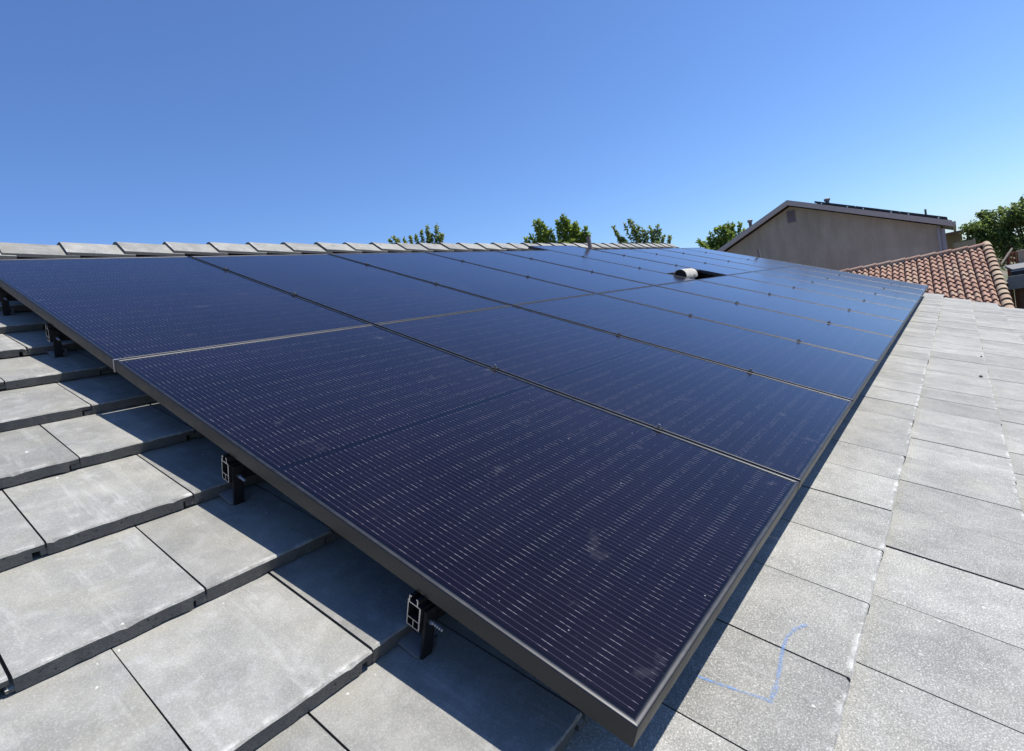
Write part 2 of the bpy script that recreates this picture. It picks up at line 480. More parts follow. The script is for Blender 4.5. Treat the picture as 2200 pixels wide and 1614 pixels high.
def tile_mesh(seed):
    """flat interlocking tile; x 0..w, nose at y=0, head at y=0.42, top face at z=0"""
    rg = random.Random(seed)
    w, ln, t = PW - 0.0045, 0.42, 0.0312
    nseg = 26
    xs = [w * i / nseg for i in range(nseg + 1)]
    notch = w - 0.023
    xs = sorted(set(xs[:-1] + [notch - 0.0002, notch + 0.0002, w]))
    V, F, UV = [], [], []
    ph = rg.uniform(0, 100)
    def nz(x, k, s):
        return noise.noise(Vector((x * s + ph, k * 7.7, seed)))
    rows = []
    for k in range(5):
        row = []
        for x in xs:
            chip = max(0.0, nz(x, 9, 55) - 0.36) * 0.014
            c = 0.0016 + 0.0016 * (nz(x, 1, 30) + 1) + chip
            bot = -t if x < notch else -t * 0.47
            if k == 0:
                p_ = (x, 0.002 + 0.0020 * nz(x, 2, 40), bot + 0.0022 * nz(x, 5, 45))
            elif k == 1:
                p_ = (x, 0.0005 + 0.0010 * nz(x, 3, 40), -c * 1.1)
            elif k == 2:
                p_ = (x, c * 1.2, 0.0)
            elif k == 3:
                p_ = (x, ln, 0.0)
            else:
                p_ = (x, ln, -t * 0.9)
            row.append(len(V))
            V.append(p_)
            UV.append((x, p_[1]))
        rows.append(row)
    for k in range(4):
        for i in range(len(xs) - 1):
            F.append((rows[k][i], rows[k][i + 1], rows[k + 1][i + 1], rows[k + 1][i]))
    for s, rev in ((0, False), (len(xs) - 1, True)):
        q = [rows[k][s] for k in range(5)]
        F.append(tuple(q) if not rev else tuple(q[::-1]))
    # interlocking lip under the neighbour on the left
    o = len(V)
    z1, z0 = -t * rg.choice((0.50, 0.52, 0.60, 0.70)), -t * rg.uniform(0.90, 1.02)
    x0 = -rg.choice((0.0215, 0.0205, 0.017, 0.012))
    y0 = rg.uniform(0.002, 0.006)
    for x, y, z in ((x0, y0, z0), (0, y0, z0), (0, ln, z0), (x0, ln, z0), (x0, y0, z1), (0, y0, z1), (0, ln, z1), (x0, ln, z1)):
        V.append((x, y, z))
        UV.append((x, y))
    F += [tuple(o + i for i in f) for f in ((4, 5, 6, 7), (0, 1, 5, 4), (3, 0, 4, 7))]
    return V, F, UV
TV = [tile_mesh(s) for s in range(8)]
TILE_ME = [mesh_from('roof_tile', V, F, 'tile', None, UV) for V, F, UV in TV]
SUNLIT_ME = [mesh_from('roof_tile', V, F, 'tile_sunlit', None, UV) for V, F, UV in TV]    # lower courses carry the painted sunward grain and brightness
TILT = -math.atan(STEP / EXPO)             # nose up, head down relative to the roof plane

def surf_depth(v, k=None):
    """depth of the tiled surface below the panel plane at v"""
    import math as mth
    kk = mth.floor((2.10 - v) / EXPO + 1e-9)
    vf = 2.10 - kk * EXPO
    return NOSE_D + (vf - v) / EXPO * STEP

spots = []
offs = {}
for k in range(-4, 14):
    vf = 2.10 - k * EXPO
    off = -0.066 if k % 2 == 0 else -0.205
    if k == -1: off = 0.049
    if k == -2: off = -0.03
    if k == -3: off = 0.10
    off += random.uniform(-0.006, 0.006)
    i0 = math.ceil((U0 - off) / PW)
    i1 = math.floor((U1 - off) / PW)
    for i in range(i0, i1 + 1):
        u = off + i * PW
        if u + PW > U1 + 0.12:
            continue
        rg = random.Random(k * 1000 + i)
        mt = TL(u + 0.0022 + rg.uniform(-.0012, .0012), -vf + rg.uniform(-.003, .003), -NOSE_D + rg.uniform(-.001, .001), rg.uniform(-.0025, .0025), TILT + rg.uniform(-.002, .002))
        spots.append((u, vf, mt, rg.randrange(8)))
# the 300 tiles that show largest are parts of their own, the rest one joined part
def weight(s):
    u, vf = s[0] + PW / 2, s[1] - EXPO / 2
    p_ = RM() @ Vector((u, -vf, -0.16))
    d = (p_ - CAM)
    c = Vector((d.dot(cr), d.dot(cu), -d.dot(cb)))
    if c.z < 0.15: return 0.0
    x, y = c.x / c.z * 1200.8 / 1100, c.y / c.z * 1200.8 / 1100
    if abs(x) > 1.12 or abs(y) > 0.86: return 0.0
    if -1.87 < vf - EXPO and vf < 1.90 and u > 0.75: return 0.0     # under the array
    if vf < -1.9 and u > 0.3: return 0.0
    nrm = Vector((0, -SP, CP))
    return abs(d.normalized().dot(nrm)) / d.length_squared
order = sorted(range(len(spots)), key=lambda i: -weight(spots[i]))
own = set(i for i in order[:300] if weight(spots[i]) > 0)
JV, JF, JUV = [], [], []
for i, (u, vf, mt, kind) in enumerate(spots):
    if i in own:
        link('roof_tile', (SUNLIT_ME if vf > 2.0 else TILE_ME)[kind], roof, mt)
    else:
        V, F, UV = TV[kind]
        o = len(JV)
        JV += [tuple(mt @ Vector(q)) for q in V]
        JF += [tuple(a + o for a in f) for f in F]
        JUV += UV
tag(link('roof_tile_field', mesh_from('roof_tile_field', JV, JF, 'tile', None, JUV), roof), kind='stuff')

# ridge caps: angular saddle tiles, the near end of each lies on the one before
def ridge_cap_mesh(seed):
    rg = random.Random(seed)
    ln, leg, th = 0.40, 0.205, 0.020
    ca, sa = math.cos(R(32)), math.sin(R(32))
    V, F, UV = [], [], []
    prof = [(-leg * ca, -leg * sa), (-0.030, -0.006), (0.0, 0.0), (0.030, -0.006), (leg * ca, -leg * sa)]
    for x in (0.0, ln):
        for inner in (0, 1):
            for (y, z) in prof:
                q = (x + (0.004 * rg.uniform(-1, 1) if x == 0 else 0), y * (1.0 if not inner else 0.97), z - inner * th)
                V.append(q)
                UV.append((y + 0.2, x))
    n = 5
    for i in range(n - 1):
        F.append((i, 2 * n + i, 2 * n + i + 1, i + 1))            # top
        F.append((i, i + 1, n + i + 1, n + i))                    # near end
        F.append((n + i, n + i + 1, 3 * n + i + 1, 3 * n + i))    # under
        F.append((2 * n + i, 3 * n + i, 3 * n + i + 1, 2 * n + i + 1))
    F += [(0, n, 3 * n, 2 * n), (n - 1, 3 * n - 1, 4 * n - 1, 2 * n - 1)]
    me = mesh_from('ridge_cap', V, F, 'tile', None, UV)
    bm = bmesh.new(); bm.from_mesh(me); bmesh.ops.recalc_face_normals(bm, faces=bm.faces); bm.to_mesh(me); bm.free()
    return me
CAPS = [ridge_cap_mesh(s) for s in range(4)]
cap_y = -V_RIDGE * CP + 0.058 * SP
cap_z = -V_RIDGE * SP - 0.058 * CP + Z0
iroof = RM().inverted()
k = 0
u = 0.605 - 0.333 * 9
while u < U1 - 0.2:
    rg = random.Random(k)
    mw = Matrix.Translation((u + rg.uniform(-.004, .004), cap_y + rg.uniform(-.003, .003), cap_z + rg.uniform(-.002, .002))) @ Matrix.Rotation(math.atan(0.022 / 0.333), 4, 'Y') @ Matrix.Rotation(rg.uniform(-.006, .006), 4, 'X')
    link('ridge_cap', CAPS[k % 4], roof, iroof @ mw)
    u += 0.333
    k += 1
# mortar bed under the caps
bed = MB().prism([(cap_y - 0.12, cap_z - 0.18), (cap_y - 0.11, cap_z - 0.10), (cap_y, cap_z - 0.04), (cap_y + 0.11, cap_z - 0.10), (cap_y + 0.12, cap_z - 0.18)], 'x', U0 + 0.05, U1 - 0.1)
link('ridge_mortar', bed.mesh('ridge_mortar', 'deck'), roof, iroof)

# ------------------------------------------------------------------ solar panels
PU, PL_ = 1.05, 1.865                      # pitch across, row length
W, L, H = 1.037, 1.860, 0.038
LIP, GLZ = 0.0115, -0.0028
MX, MY, CG = 0.0185, 0.0165, 0.017         # cell margins, gap at the panel's middle
CW = (W - 2 * MX) / 6
CH = (L - 2 * MY - CG) / 22

def round_lips(me):
    for p_ in me.polygons:                 # smooth only the rounded lip, keep walls flat
        z = sum(me.vertices[i].co.z for i in p_.vertices) / len(p_.vertices)
        p_.use_smooth = z > -0.0035
    me.set_sharp_from_angle(angle=R(50))
    return me

def frame_mesh():
    mb = MB()
    w, l = W, L
    # four mitred members: section lip + outer wall
    def member(p0, p1, inx, iny):
        (ax, ay), (bx, by) = p0, p1
        dx, dy = (bx - ax), (by - ay)
        ln = math.hypot(dx, dy)
        dx, dy = dx / ln, dy / ln
        sec = [(0, -H), (0, -0.0022), (0.0006, -0.0006), (0.0022, 0), (LIP - 0.0045, 0), (LIP - 0.0013, -0.0009), (LIP, -0.0026), (LIP, -0.004), (0.0022, -0.004), (0.0022, -H + 0.002), (0.026, -H + 0.002), (0.026, -H)]
        vs = []
        for (x, y, s) in ((ax, ay, 1), (bx, by, -1)):
            for (d, z) in sec:
                vs.append((x + inx * d + dx * d * s, y + iny * d + dy * d * s, z))
        n = len(sec)
        fs = [(i, (i + 1) % n, n + (i + 1) % n, n + i) for i in range(n)]
        mb.add(vs, fs)
    member((0, 0), (w, 0), 0, 1)
    member((w, 0), (w, l), -1, 0)
    member((w, l), (0, l), 0, -1)
    member((0, l), (0, 0), 1, 0)
    return round_lips(mb.mesh('frame', 'frame'))
FRAME_ME = frame_mesh()
GLASS_ME = mesh_from('glass', [(LIP - .002, LIP - .002, GLZ), (W - LIP + .002, LIP - .002, GLZ), (W - LIP + .002, L - LIP + .002, GLZ), (LIP - .002, L - LIP + .002, GLZ)], [(0, 1, 2, 3)], 'glass')
BACK_ME = MB().box((0.003, 0.003, -0.0075), (W - .003, L - .003, -0.0048)).mesh('backsheet', 'backsheet')
CELL_ME = mesh_from('cell', [(0, 0, 0), (CW - .0012, 0, 0), (CW - .0012, CH - .0010, 0), (0, CH - .0010, 0)], [(0, 1, 2, 3)], 'cell', None, [(0, 0), (1, 0), (1, 1), (0, 1)])
def cell_spots():
    for j in range(22):
        y = MY + j * CH + (CG if j >= 11 else 0)
        for i in range(6):
            yield MX + i * CW + .0006, y + .0005, -0.0040
def cell_sheet():
    V, F, UV = [], [], []
    for (x, y, z) in cell_spots():
        o = len(V)
        V += [(x, y, z), (x + CW - .0012, y, z), (x + CW - .0012, y + CH - .001, z), (x, y + CH - .001, z)]
        UV += [(0, 0), (1, 0), (1, 1), (0, 1)]
        F.append((o, o + 1, o + 2, o + 3))
    return mesh_from('cells', V, F, 'cell', None, UV)
CELLS_ME = cell_sheet()
SHIFT = 0.34                                # the sixth upper panel sits higher to clear the roof vent
for row in ('upper', 'lower'):
    for c in range(10):
        v_low = (PL_ - 0.0035) if row == 'lower' else -0.0035
        if row == 'upper' and c == 5:
            v_low -= SHIFT
        rg = random.Random(c + (50 if row == 'upper' else 0))
        where = 'nearest the camera' if c == 0 else ('at the far gable end' if c == 9 else '%s column from the near end' % ordinal(c))
        lab = 'black framed solar panel in the %s row, %s' % (row, where)
        if row == 'upper' and c == 5:
            lab = 'black framed solar panel set higher than its row, above the roof vent'
        t = thing('solar_panel', lab, 'solar panel', RM(c * PU, v_low, rg.uniform(-.0008, .0008)), 'solar panels of the roof array')
        link('frame', FRAME_ME, t)
        bs = link('backsheet', BACK_ME, t)
        if row == 'lower' and c == 0:
            for (x, y, z) in cell_spots():
                link('cell', CELL_ME, bs, Matrix.Translation((x, y, z)))
        else:
            tag(link('cell_sheet', CELLS_ME, bs), kind='stuff')
        link('glass', GLASS_ME, t)

# rails under the panels
RAILS = [(-1.388, 'nearest the ridge'), (-0.655, 'second down from the ridge'), (0.736, 'third down from the ridge'), (1.430, 'nearest the eaves')]
def rail_mesh():
    mb = MB()
    x0, x1 = -0.012, 10.56
    w, t = 0.017, 0.0022
    for lo, hi in (((-w, -0.108), (-w + t * 1.6, -0.056)), ((w - t, -0.108), (w, -0.052)), ((-w, -0.1085), (w, -0.1062)), ((-w, -0.091), (w, -0.0892)), ((-w, -0.058), (w, -0.0558)),
                   ((-0.001, -0.106), (0.001, -0.091)),
                   ((w - 0.005, -0.056), (w - 0.0025, -0.0422)), ((-0.009, -0.056), (-0.0065, -0.0422)), ((w - 0.009, -0.0445), (w - 0.003, -0.0418)), ((-0.009, -0.0445), (-0.004, -0.0418))):
        mb.box((x0, lo[0], lo[1]), (x1, hi[0], hi[1]), 0, 1)
    return mb.mesh('mounting_rail', ['black_alu', 'bare_alu'])
RAIL_ME = rail_mesh()
for v, wh in RAILS:
    o = link('mounting_rail', RAIL_ME)
    o.matrix_world = RM(0, v, 0)
    tag(o, 'black aluminium rail with bare cut end under the panels, %s' % wh, 'rail', 'rails under the array')
for v, wh in RAILS:
    dep = surf_depth(v + 0.022)
    t = thing('rail_foot', 'black bracket foot with bolt under the rail %s' % wh, 'bracket', RM(0.010, v, -dep), 'feet under the rails')
    h = dep
    link('upright', MB().box((-0.014, -0.0240, -0.004), (0.012, -0.0178, h - 0.064)).mesh('upright', 'black_alu'), t)
    link('base_plate', MB().box((-0.02, -0.017, 0.001), (0.02, 0.05, 0.006)).mesh('base_plate', 'flash'), t)
    b = MB()
    zb = h - 0.092
    b.tube((0, -0.0245, zb), (0, -0.031, zb), 0.0065, n=6)
    for q in range(5):
        b.tube((0, -0.031 - q * 0.0056, zb), (0, -0.0342 - q * 0.0056, zb), 0.0047, 0.0036, n=8)
    link('bolt', b.mesh('bolt', 'bolt'), t)
    link('rail_clip', MB().box((0.018, -0.022, 0.006), (0.026, -0.0185, 0.03)).mesh('rail_clip', 'bolt'), t)

# clamps on the seams
CL_BODY = MB().box((-0.0115, -0.012, 0.0006), (0.0115, 0.012, 0.0045)).box((-0.0045, -0.014, -0.04), (0.0045, 0.014, 0.0006)).mesh('clamp_body', 'black_alu')
CL_BOLT = MB().tube((0, 0, 0.0045), (0, 0, 0.012), 0.0060, 0.0056, 6).tube((0, 0, 0.012), (0, 0, 0.016), 0.004, n=6).mesh('bolt_head', 'bolt')
for s in range(1, 10):
    for v, wh in RAILS:
        t = thing('panel_clamp', 'small dark clamp on the %s panel seam, over the rail %s' % (ordinal(s - 1), wh), 'clamp', RM(s * PU - 0.0065, v, 0), 'clamps between the panels')
        link('clamp_body', CL_BODY, t)
        link('bolt_head', CL_BOLT, t)
# splice clip on the near edge between the two rows
o = link('edge_clip', MB().box((-0.0032, -0.0025, -0.041), (-0.0004, 0.0028, 0.0012)).box((-0.0032, -0.0025, 0.0005), (0.012, 0.0028, 0.0014)).mesh('edge_clip', 'bare_alu'))
o.matrix_world = RM(0, 0, 0)
tag(o, 'thin bright clip on the near array edge where both rows meet', 'clip')

# ------------------------------------------------------------------ roof vent in the gap, vent pipes
t = thing('roof_vent', 'cream half-barrel roof vent poking through the gap in the panels', 'vent', RM(5.50, -0.205, -0.165), None)
VR, VL0, VL1, VB = 0.078, -0.20, 0.125, 0.152
sh = MB()
n = 20
for r0, r1, inward in ((VR, VR - 0.005, 0),):
    vs = []
    for x in (VL0, VL1):
        for r in (r0, r1):
            for i in range(n + 1):
                a = math.pi * i / n
                vs.append((x, r * math.cos(a), VB + r * math.sin(a)))
    q = n + 1
    fs = []
    for i in range(n):
        fs += [(i, i + 1, 2 * q + i + 1, 2 * q + i), (q + i, 3 * q + i, 3 * q + i + 1, q + i + 1), (i, q + i, q + i + 1, i + 1), (2 * q + i, 2 * q + i + 1, 3 * q + i + 1, 3 * q + i)]
    fs += [(0, 2 * q, 3 * q, q), (n, q + n, 3 * q + n, 2 * q + n)]
    sh.add(vs, fs)
hood = link('hood', sh.mesh('hood', 'vent_paint'), t)
for x, nm in ((VL0 + 0.035, 'hood_shade'), (VL1 - 0.035, 'hood_shade')):
    pts = [((VR - 0.006) * math.cos(math.pi * i / n), VB + (VR - 0.006) * math.sin(math.pi * i / n)) for i in range(n + 1)]
    link(nm, MB().prism(pts, 'x', x, x + 0.004).mesh(nm, 'dark_inside'), hood)  # near-black discs stand in for the shade inside the open hood
link('riser', MB().tube((0.03, -0.03, 0), (0.03, -0.03, VB + 0.03), 0.05, n=16).mesh('riser', 'vent_paint'), t)
link('flashing', MB().box((-0.2, -0.14, 0.001), (0.2, 0.14, 0.006)).mesh('flashing', 'flash'), t)

def vent_pipe(u, v, top_n, r, label, mat='pipe'):
    d = surf_depth(v)
    mm = RM(u, v, -d - 0.005)
    p_ = mm.translation.copy()
    t = thing('vent_pipe', label, 'pipe', Matrix.Translation(p_), 'plumbing pipes on the tile roof')
    h = (top_n + d) / CP
    mb = MB()
    nn = 14
    vs = []
    for z, rr in ((-0.05, r), (h, r), (h, r - 0.005), (h - 0.06, r - 0.005)):
        for i in range(nn):
            a = 2 * math.pi * i / nn
            vs.append((rr * math.cos(a), rr * math.sin(a), z))
    fs = [(k * nn + i, k * nn + (i + 1) % nn, (k + 1) * nn + (i + 1) % nn, (k + 1) * nn + i) for k in range(3) for i in range(nn)]
    fs.append(tuple(range(3 * nn, 4 * nn)))
    mb.add(vs, fs)
    link('pipe', mb.mesh('pipe', mat), t)
    link('collar', MB().tube((0, 0, -0.03), (0, 0, 0.05), r + 0.03, r + 0.006, 14).mesh('collar', 'flash'), t)
vent_pipe(6.60, -2.02, 0.138, 0.030, 'brown vent pipe standing between the ridge caps and the array')
vent_pipe(10.93, -0.80, 0.125, 0.024, 'short dark vent pipe beyond the far edge of the array')

# ------------------------------------------------------------------ chalk mark on the tiles
def ribbon(pts, w):
    V, F, UV = [], [], []
    P = []
    for a, b in zip(pts[:-1], pts[1:]):
        nn = 10
        for i in range(nn):
            P.append((a[0] + (b[0] - a[0]) * i / nn, a[1] + (b[1] - a[1]) * i / nn))
    P.append(pts[-1])
    for i, (u, v) in enumerate(P):
        a, b = P[max(0, i - 1)], P[min(len(P) - 1, i + 1)]
        dx, dy = b[0] - a[0], b[1] - a[1]
        l = math.hypot(dx, dy)
        ww = w * (0.8 + 0.4 * noise.noise(Vector((u * 40, v * 40, 3))))
        for s in (-1, 1):
            uu, vv = u - dy / l * ww * s / 2, v + dx / l * ww * s / 2
            V.append((uu, -vv, -surf_depth(vv) + 0.0018))
            UV.append(((s + 1) / 2, i / 10))
        if i:
            o = 2 * i
            F.append((o - 2, o - 1, o + 1, o))
    return V, F, UV
V1, F1, U1_ = ribbon([(0.337, 1.862), (0.345, 1.90), (0.354, 1.935), (0.362, 1.965), (0.368, 1.992)], 0.013)
V2, F2, U2_ = ribbon([(0.362, 1.986), (0.41, 1.987), (0.455, 1.982), (0.52, 1.973), (0.569, 1.971), (0.612, 1.979), (0.645, 1.996)], 0.013)
o_ = len(V1)
ch = link('chalk_mark', mesh_from('chalk_mark', V1 + V2, F1 + [tuple(i + o_ for i in f) for f in F2], 'chalk', None, U1_ + U2_))
ch.matrix_world = RM()
tag(ch, 'blue chalk corner mark drawn on the grey tiles beside the array', 'chalk mark')

# ------------------------------------------------------------------ gable house beyond
HX = 26.40
AY, AZ, SL = 3.29, 3.03 + Z0, 0.432
EYR, EYL = AY - 5.37, AY + 5.37
def rz(y, dz=0.0):
    return AZ - abs(y - AY) * SL + dz
gh = thing('gable_house', 'two storey taupe stucco house with plain gable wall beyond the array', 'house', Matrix.Translation((0, 0, 0)))
WX = HX + 0.42
wy0, wy1 = -1.70, 8.28
pl = [(wy0, 0), (wy1, 0), (wy1, rz(wy1, -0.24)), (AY, AZ - 0.24), (wy0, rz(wy0, -0.24))]
link('wall', MB().prism(pl, 'x', WX, WX + 11.5).mesh('gable_wall', 'stucco'), gh)
rf = None
for side, ye in ((-1, EYR), (1, EYL)):
    sl = MB().prism([(AY, AZ + 0.02), (ye, rz(ye, 0.02)), (ye, rz(ye, -0.10)), (AY, AZ - 0.10)], 'x', HX + 0.028, WX + 11.9)
    r_ = link('roof_slope', sl.mesh('roof_slope', 'shingle'), gh)
    bd = MB().prism([(AY, AZ + 0.012), (ye, rz(ye, 0.012)), (ye, rz(ye, -0.20)), (AY, AZ - 0.20)], 'x', HX, HX + 0.025)
    link('rake_board', bd.mesh('rake_board', 'taupe_trim'), gh)
    sf = MB().prism([(AY, AZ - 0.103), (ye, rz(ye, -0.103)), (ye, rz(ye, -0.13)), (AY, AZ - 0.13)], 'x', HX + 0.03, WX + 11.8)
    link('soffit', sf.mesh('soffit', 'taupe_trim'), gh)
    lo, hi = (ye - 0.10, ye) if side < 0 else (ye, ye + 0.10)
    link('gutter', MB().prism([(lo, rz(ye, -0.20)), (hi, rz(ye, -0.20)), (hi, rz(ye, -0.03)), (lo, rz(ye, -0.03))], 'x', HX + 0.03, WX + 11.8).mesh('gutter', 'taupe_trim'), gh)
vt = link('gable_vent', MB().box((WX - 0.03, AY - 0.16, AZ - 0.93), (WX - 0.003, AY + 0.16, AZ - 0.42)).mesh('gable_vent', 'vent_grey'), gh)
for i in range(7):
    z = AZ - 0.90 + i * 0.068
    link('louvre', MB().prism([(WX - 0.05, z), (WX - 0.031, z + 0.05), (WX - 0.031, z + 0.062), (WX - 0.055, z + 0.012)], 'y', AY - 0.14, AY + 0.14).mesh('louvre', 'vent_grey'), vt)
link('downspout', MB().box((WX - 0.075, wy0 + 0.01, 0), (WX - 0.003, wy0 + 0.10, rz(wy0, -0.3))).mesh('downspout', 'white_metal'), gh)
link('corner_trim', MB().box((WX - 0.02, wy0 - 0.14, 0), (WX + 0.1, wy0 - 0.003, rz(wy0, -0.36))).mesh('corner_trim', 'white_metal'), gh)

def roof_pipe(y, x, h, r, label, cap):
    t = thing('chimney_pipe', label, 'pipe', Matrix.Translation((x, y, rz(y) - 0.05)), 'pipes on the gable house roof')
    link('pipe', MB().tube((0, 0, 0), (0, 0, h), r, n=12).mesh('pipe', 'pipe'), t)
    if cap:
        link('cap', MB().tube((0, 0, h - 0.02), (0, 0, h + 0.07), r * 1.5, r * 1.7, 12).tube((0, 0, h + 0.07), (0, 0, h + 0.10), r * 1.8, r * 1.1, 12).mesh('cap', 'flash'), t)
roof_pipe(4.98, HX + 0.4, 0.33, 0.07, 'capped dark pipe on the left slope of the gable house', True)
roof_pipe(1.98, HX + 1.2, 0.30, 0.075, 'squat capped pipe near the gable house ridge', True)
roof_pipe(-1.33, HX + 0.3, 0.38, 0.035, 'thin pipe near the right eave of the gable house', False)
for i in range(3):
    ya = 2.28 - i * 1.42
    yb = ya - 1.39
    nm = ('uppermost', 'middle', 'lowest')[i]
    t = thing('rooftop_panel', 'dark solar panel seen edge on, %s of the gable house roof' % nm, 'solar panel', Matrix.Translation((0, 0, 0)), 'solar panels on the gable house')
    link('panel_slab', MB().prism([(ya, rz(ya, 0.125)), (yb, rz(yb, 0.125)), (yb, rz(yb, 0.045)), (ya, rz(ya, 0.045))], 'x', HX + 0.08, HX + 2.0).mesh('panel_slab', 'dark_panel_shade'), t)
    for y in (ya - 0.25, yb + 0.25):
        link('standoff', MB().box((HX + 0.05, y - 0.02, rz(y, 0.02)), (HX + 0.075, y + 0.02, rz(y, 0.085))).mesh('standoff', 'bare_alu'), t)

# ------------------------------------------------------------------ terracotta roofed house on the right
th_ = thing('terracotta_house', 'low house with barrel terracotta tile roof at right', 'house', Matrix.Translation((0, 0, 0)))
tx = Vector((0.0416, -0.9991, 0)).normalized()
tyv = Vector((0.9991 * CP, 0.0416 * CP, SP)).normalized()
tz = tx.cross(tyv)
TM = Matrix((tx, tyv, tz)).transposed().to_4x4()
TM.translation = Vector((21.09, -2.80, -0.40 + Z0))
troof = link('roof', MB().box((-9.0, -5.2, -0.12), (0.10, 0.0, -0.02)).mesh('terracotta_deck', 'brown_wood'), th_, TM)
bk = TM @ Vector((0, 0, -0.03))
link('back_slope', MB().prism([(bk.x, bk.z), (bk.x + 4.5, bk.z - 4.5 * SP / CP), (bk.x + 4.5, bk.z - 4.5 * SP / CP - 0.1), (bk.x, bk.z - 0.1)], 'y', -2.85, 6.0).mesh('terracotta_back', 'brown_roof'), th_)
link('wall', MB().box((17.0, -2.45, 0), (24.8, 5.5, 1.75)).mesh('terracotta_wall', 'brown_wood'), th_)

def roll_profile(nr, pitch, hgt):
    P = []
    for r in range(nr):
        for i in range(9):
            a = i / 8
            x = r * pitch + 0.012 + a * (pitch * 0.72)
            P.append((x, hgt * math.sin(math.pi * a) ** 0.75))
        P.append((r * pitch + pitch * 0.92, 0.0))
    return P
def barrel_mesh(name, nr, pitch, hgt, ln, mat, thk=0.022):
    prof = roll_profile(nr, pitch, hgt)
    V, F = [], []
    n_ = len(prof)
    for (y, dz) in ((0.004, -thk), (0.0, 0.0), (ln, 0.0)):
        for (x, z) in prof:
            V.append((x, y, z + dz))
    for k in (0, 1):
        for i in range(n_ - 1):
            F.append((k * n_ + i, k * n_ + i + 1, (k + 1) * n_ + i + 1, (k + 1) * n_ + i))
    return mesh_from(name, V, F, mat)
TC, TE = 0.157, 0.290
BAR = barrel_mesh('terracotta_tile', 2, TC, 0.060, 0.36, 'terracotta')
tilt2 = -math.atan(0.042 / TE)
for r in range(15):
    for c in range(15):
        rg = random.Random(r * 77 + c)
        x = -0.12 - (c + 1) * 2 * TC
        y = -(r + 1) * TE - 0.02
        link('terracotta_tile', BAR, troof, TL(x + rg.uniform(-.004, .004), y + rg.uniform(-.006, .006), 0.026, rg.uniform(-.01, .01), tilt2 + rg.uniform(-.012, .012)))
def arch_mesh(name, r, ln, mat, flare=1.0):
    V, F = [], []
    n_ = 11
    for (y, s, dz) in ((0.004, flare, -0.016), (0.0, flare, 0.0), (ln, 0.86, 0.0)):
        for i in range(n_):
            a = math.pi * i / (n_ - 1)
            V.append((r * s * math.cos(a), y, r * s * math.sin(a) * 0.80 + dz))
    for k in (0, 1):
        for i in range(n_ - 1):
            F.append((k * n_ + i + 1, k * n_ + i, (k + 1) * n_ + i, (k + 1) * n_ + i + 1))
    return mesh_from(name, V, F, mat)
RAKE = arch_mesh('rake_tile', 0.115, 0.40, 'buff_tile')
for r in range(16):
    rg = random.Random(900 + r)
    link('rake_tile', RAKE, troof, TL(-0.005 + rg.uniform(-.006, .006), -(r + 1) * TE + 0.16 + rg.uniform(-.01, .01), 0.03, rg.uniform(-.02, .02), -math.atan(0.035 / TE)))
RCAP = arch_mesh('ridge_tile', 0.10, 0.46, 'terracotta')
itm = TM.inverted()
for r in range(15):
    rg = random.Random(1900 + r)
    pr = TM @ Vector((-0.05 - r * 0.38, 0.02, 0.045))
    mw = Matrix.Translation(pr) @ Matrix.Rotation(R(2.4), 4, 'Z') @ TL(0, 0, 0, rg.uniform(-.01, .01), -0.055)
    link('ridge_tile', RCAP, troof, itm @ mw)

# ------------------------------------------------------------------ things past the terracotta roof
bh = thing('beige_house', 'small beige house corner with brown eave beyond the gable house', 'house', Matrix.Translation((0, 0, 0)))
link('wall', MB().box((39.5, -2.40, 0), (44.0, 4.0, 0.40 + Z0)).mesh('beige_wall', 'beige'), bh)
link('roof', MB().box((39.2, -2.66, 0.40 + Z0), (44.3, 4.2, 0.52 + Z0)).mesh('beige_roof', 'brown_roof'), bh)
gw = link('garden_wall', MB().box((36.0, -2.82, 0), (36.2, -2.0, Z0 - 0.10)).box((35.97, -2.86, 0), (36.23, -2.78, Z0 - 0.04)).mesh('garden_wall', 'beige'))
tag(gw, 'pale beige wall panel with end post behind the terracotta ridge', 'wall')
pc = thing('patio_cover', 'grey flat patio cover on brown posts right of the terracotta roof', 'patio cover', Matrix.Translation((0, 0, 0)))
link('upper_sheet', MB().box((21.0, -9.0, Z0 - 1.24), (24.4, -3.28, Z0 - 1.17)).mesh('upper_sheet', 'grey_roof'), pc)
link('shade_strip', MB().box((20.4, -9.0, Z0 - 1.60), (20.6, -3.22, Z0 - 1.20)).mesh('shade_strip', 'dark_panel_shade'), pc)  # near-black strip standing in for the shade under the upper sheet
link('fascia', MB().box((19.38, -9.0, Z0 - 1.62), (19.43, -3.08, Z0 - 1.27)).mesh('fascia', 'grey_roof'), pc)
link('lower_sheet', MB().box((19.44, -9.0, Z0 - 1.45), (20.38, -3.1, Z0 - 1.40)).mesh('lower_sheet', 'dark_panel_shade'), pc)
for y in (-3.35, -5.6, -8.2):
    link('post', MB().box((19.6, y - 0.06, 0), (19.72, y + 0.06, Z0 - 1.46)).mesh('post', 'brown_wood'), pc)
bf = thing('board_fence', 'dark brown board fence under the patio cover', 'fence', Matrix.Translation((0, 0, 0)))
for i in range(34):
    y = -3.02 - i * 0.16
    rg = random.Random(i)
    link('board', MB().box((20.9 + rg.uniform(-.01, .01), y - 0.075, 0), (20.93, y + 0.075, Z0 - 1.55 + rg.uniform(-.02, .02))).mesh('board', 'brown_wood'), bf)
lf = thing('lattice_screen', 'red brown timber lattice screen below the large dark tree', 'lattice', Matrix.Translation((0, 0, 0)))
for z in (-0.84, -1.34):
    link('lattice_rail', MB().box((25.36, -5.4, Z0 + z - 0.04), (25.44, -3.44, Z0 + z + 0.04)).mesh('lattice_rail', 'red_wood'), lf)
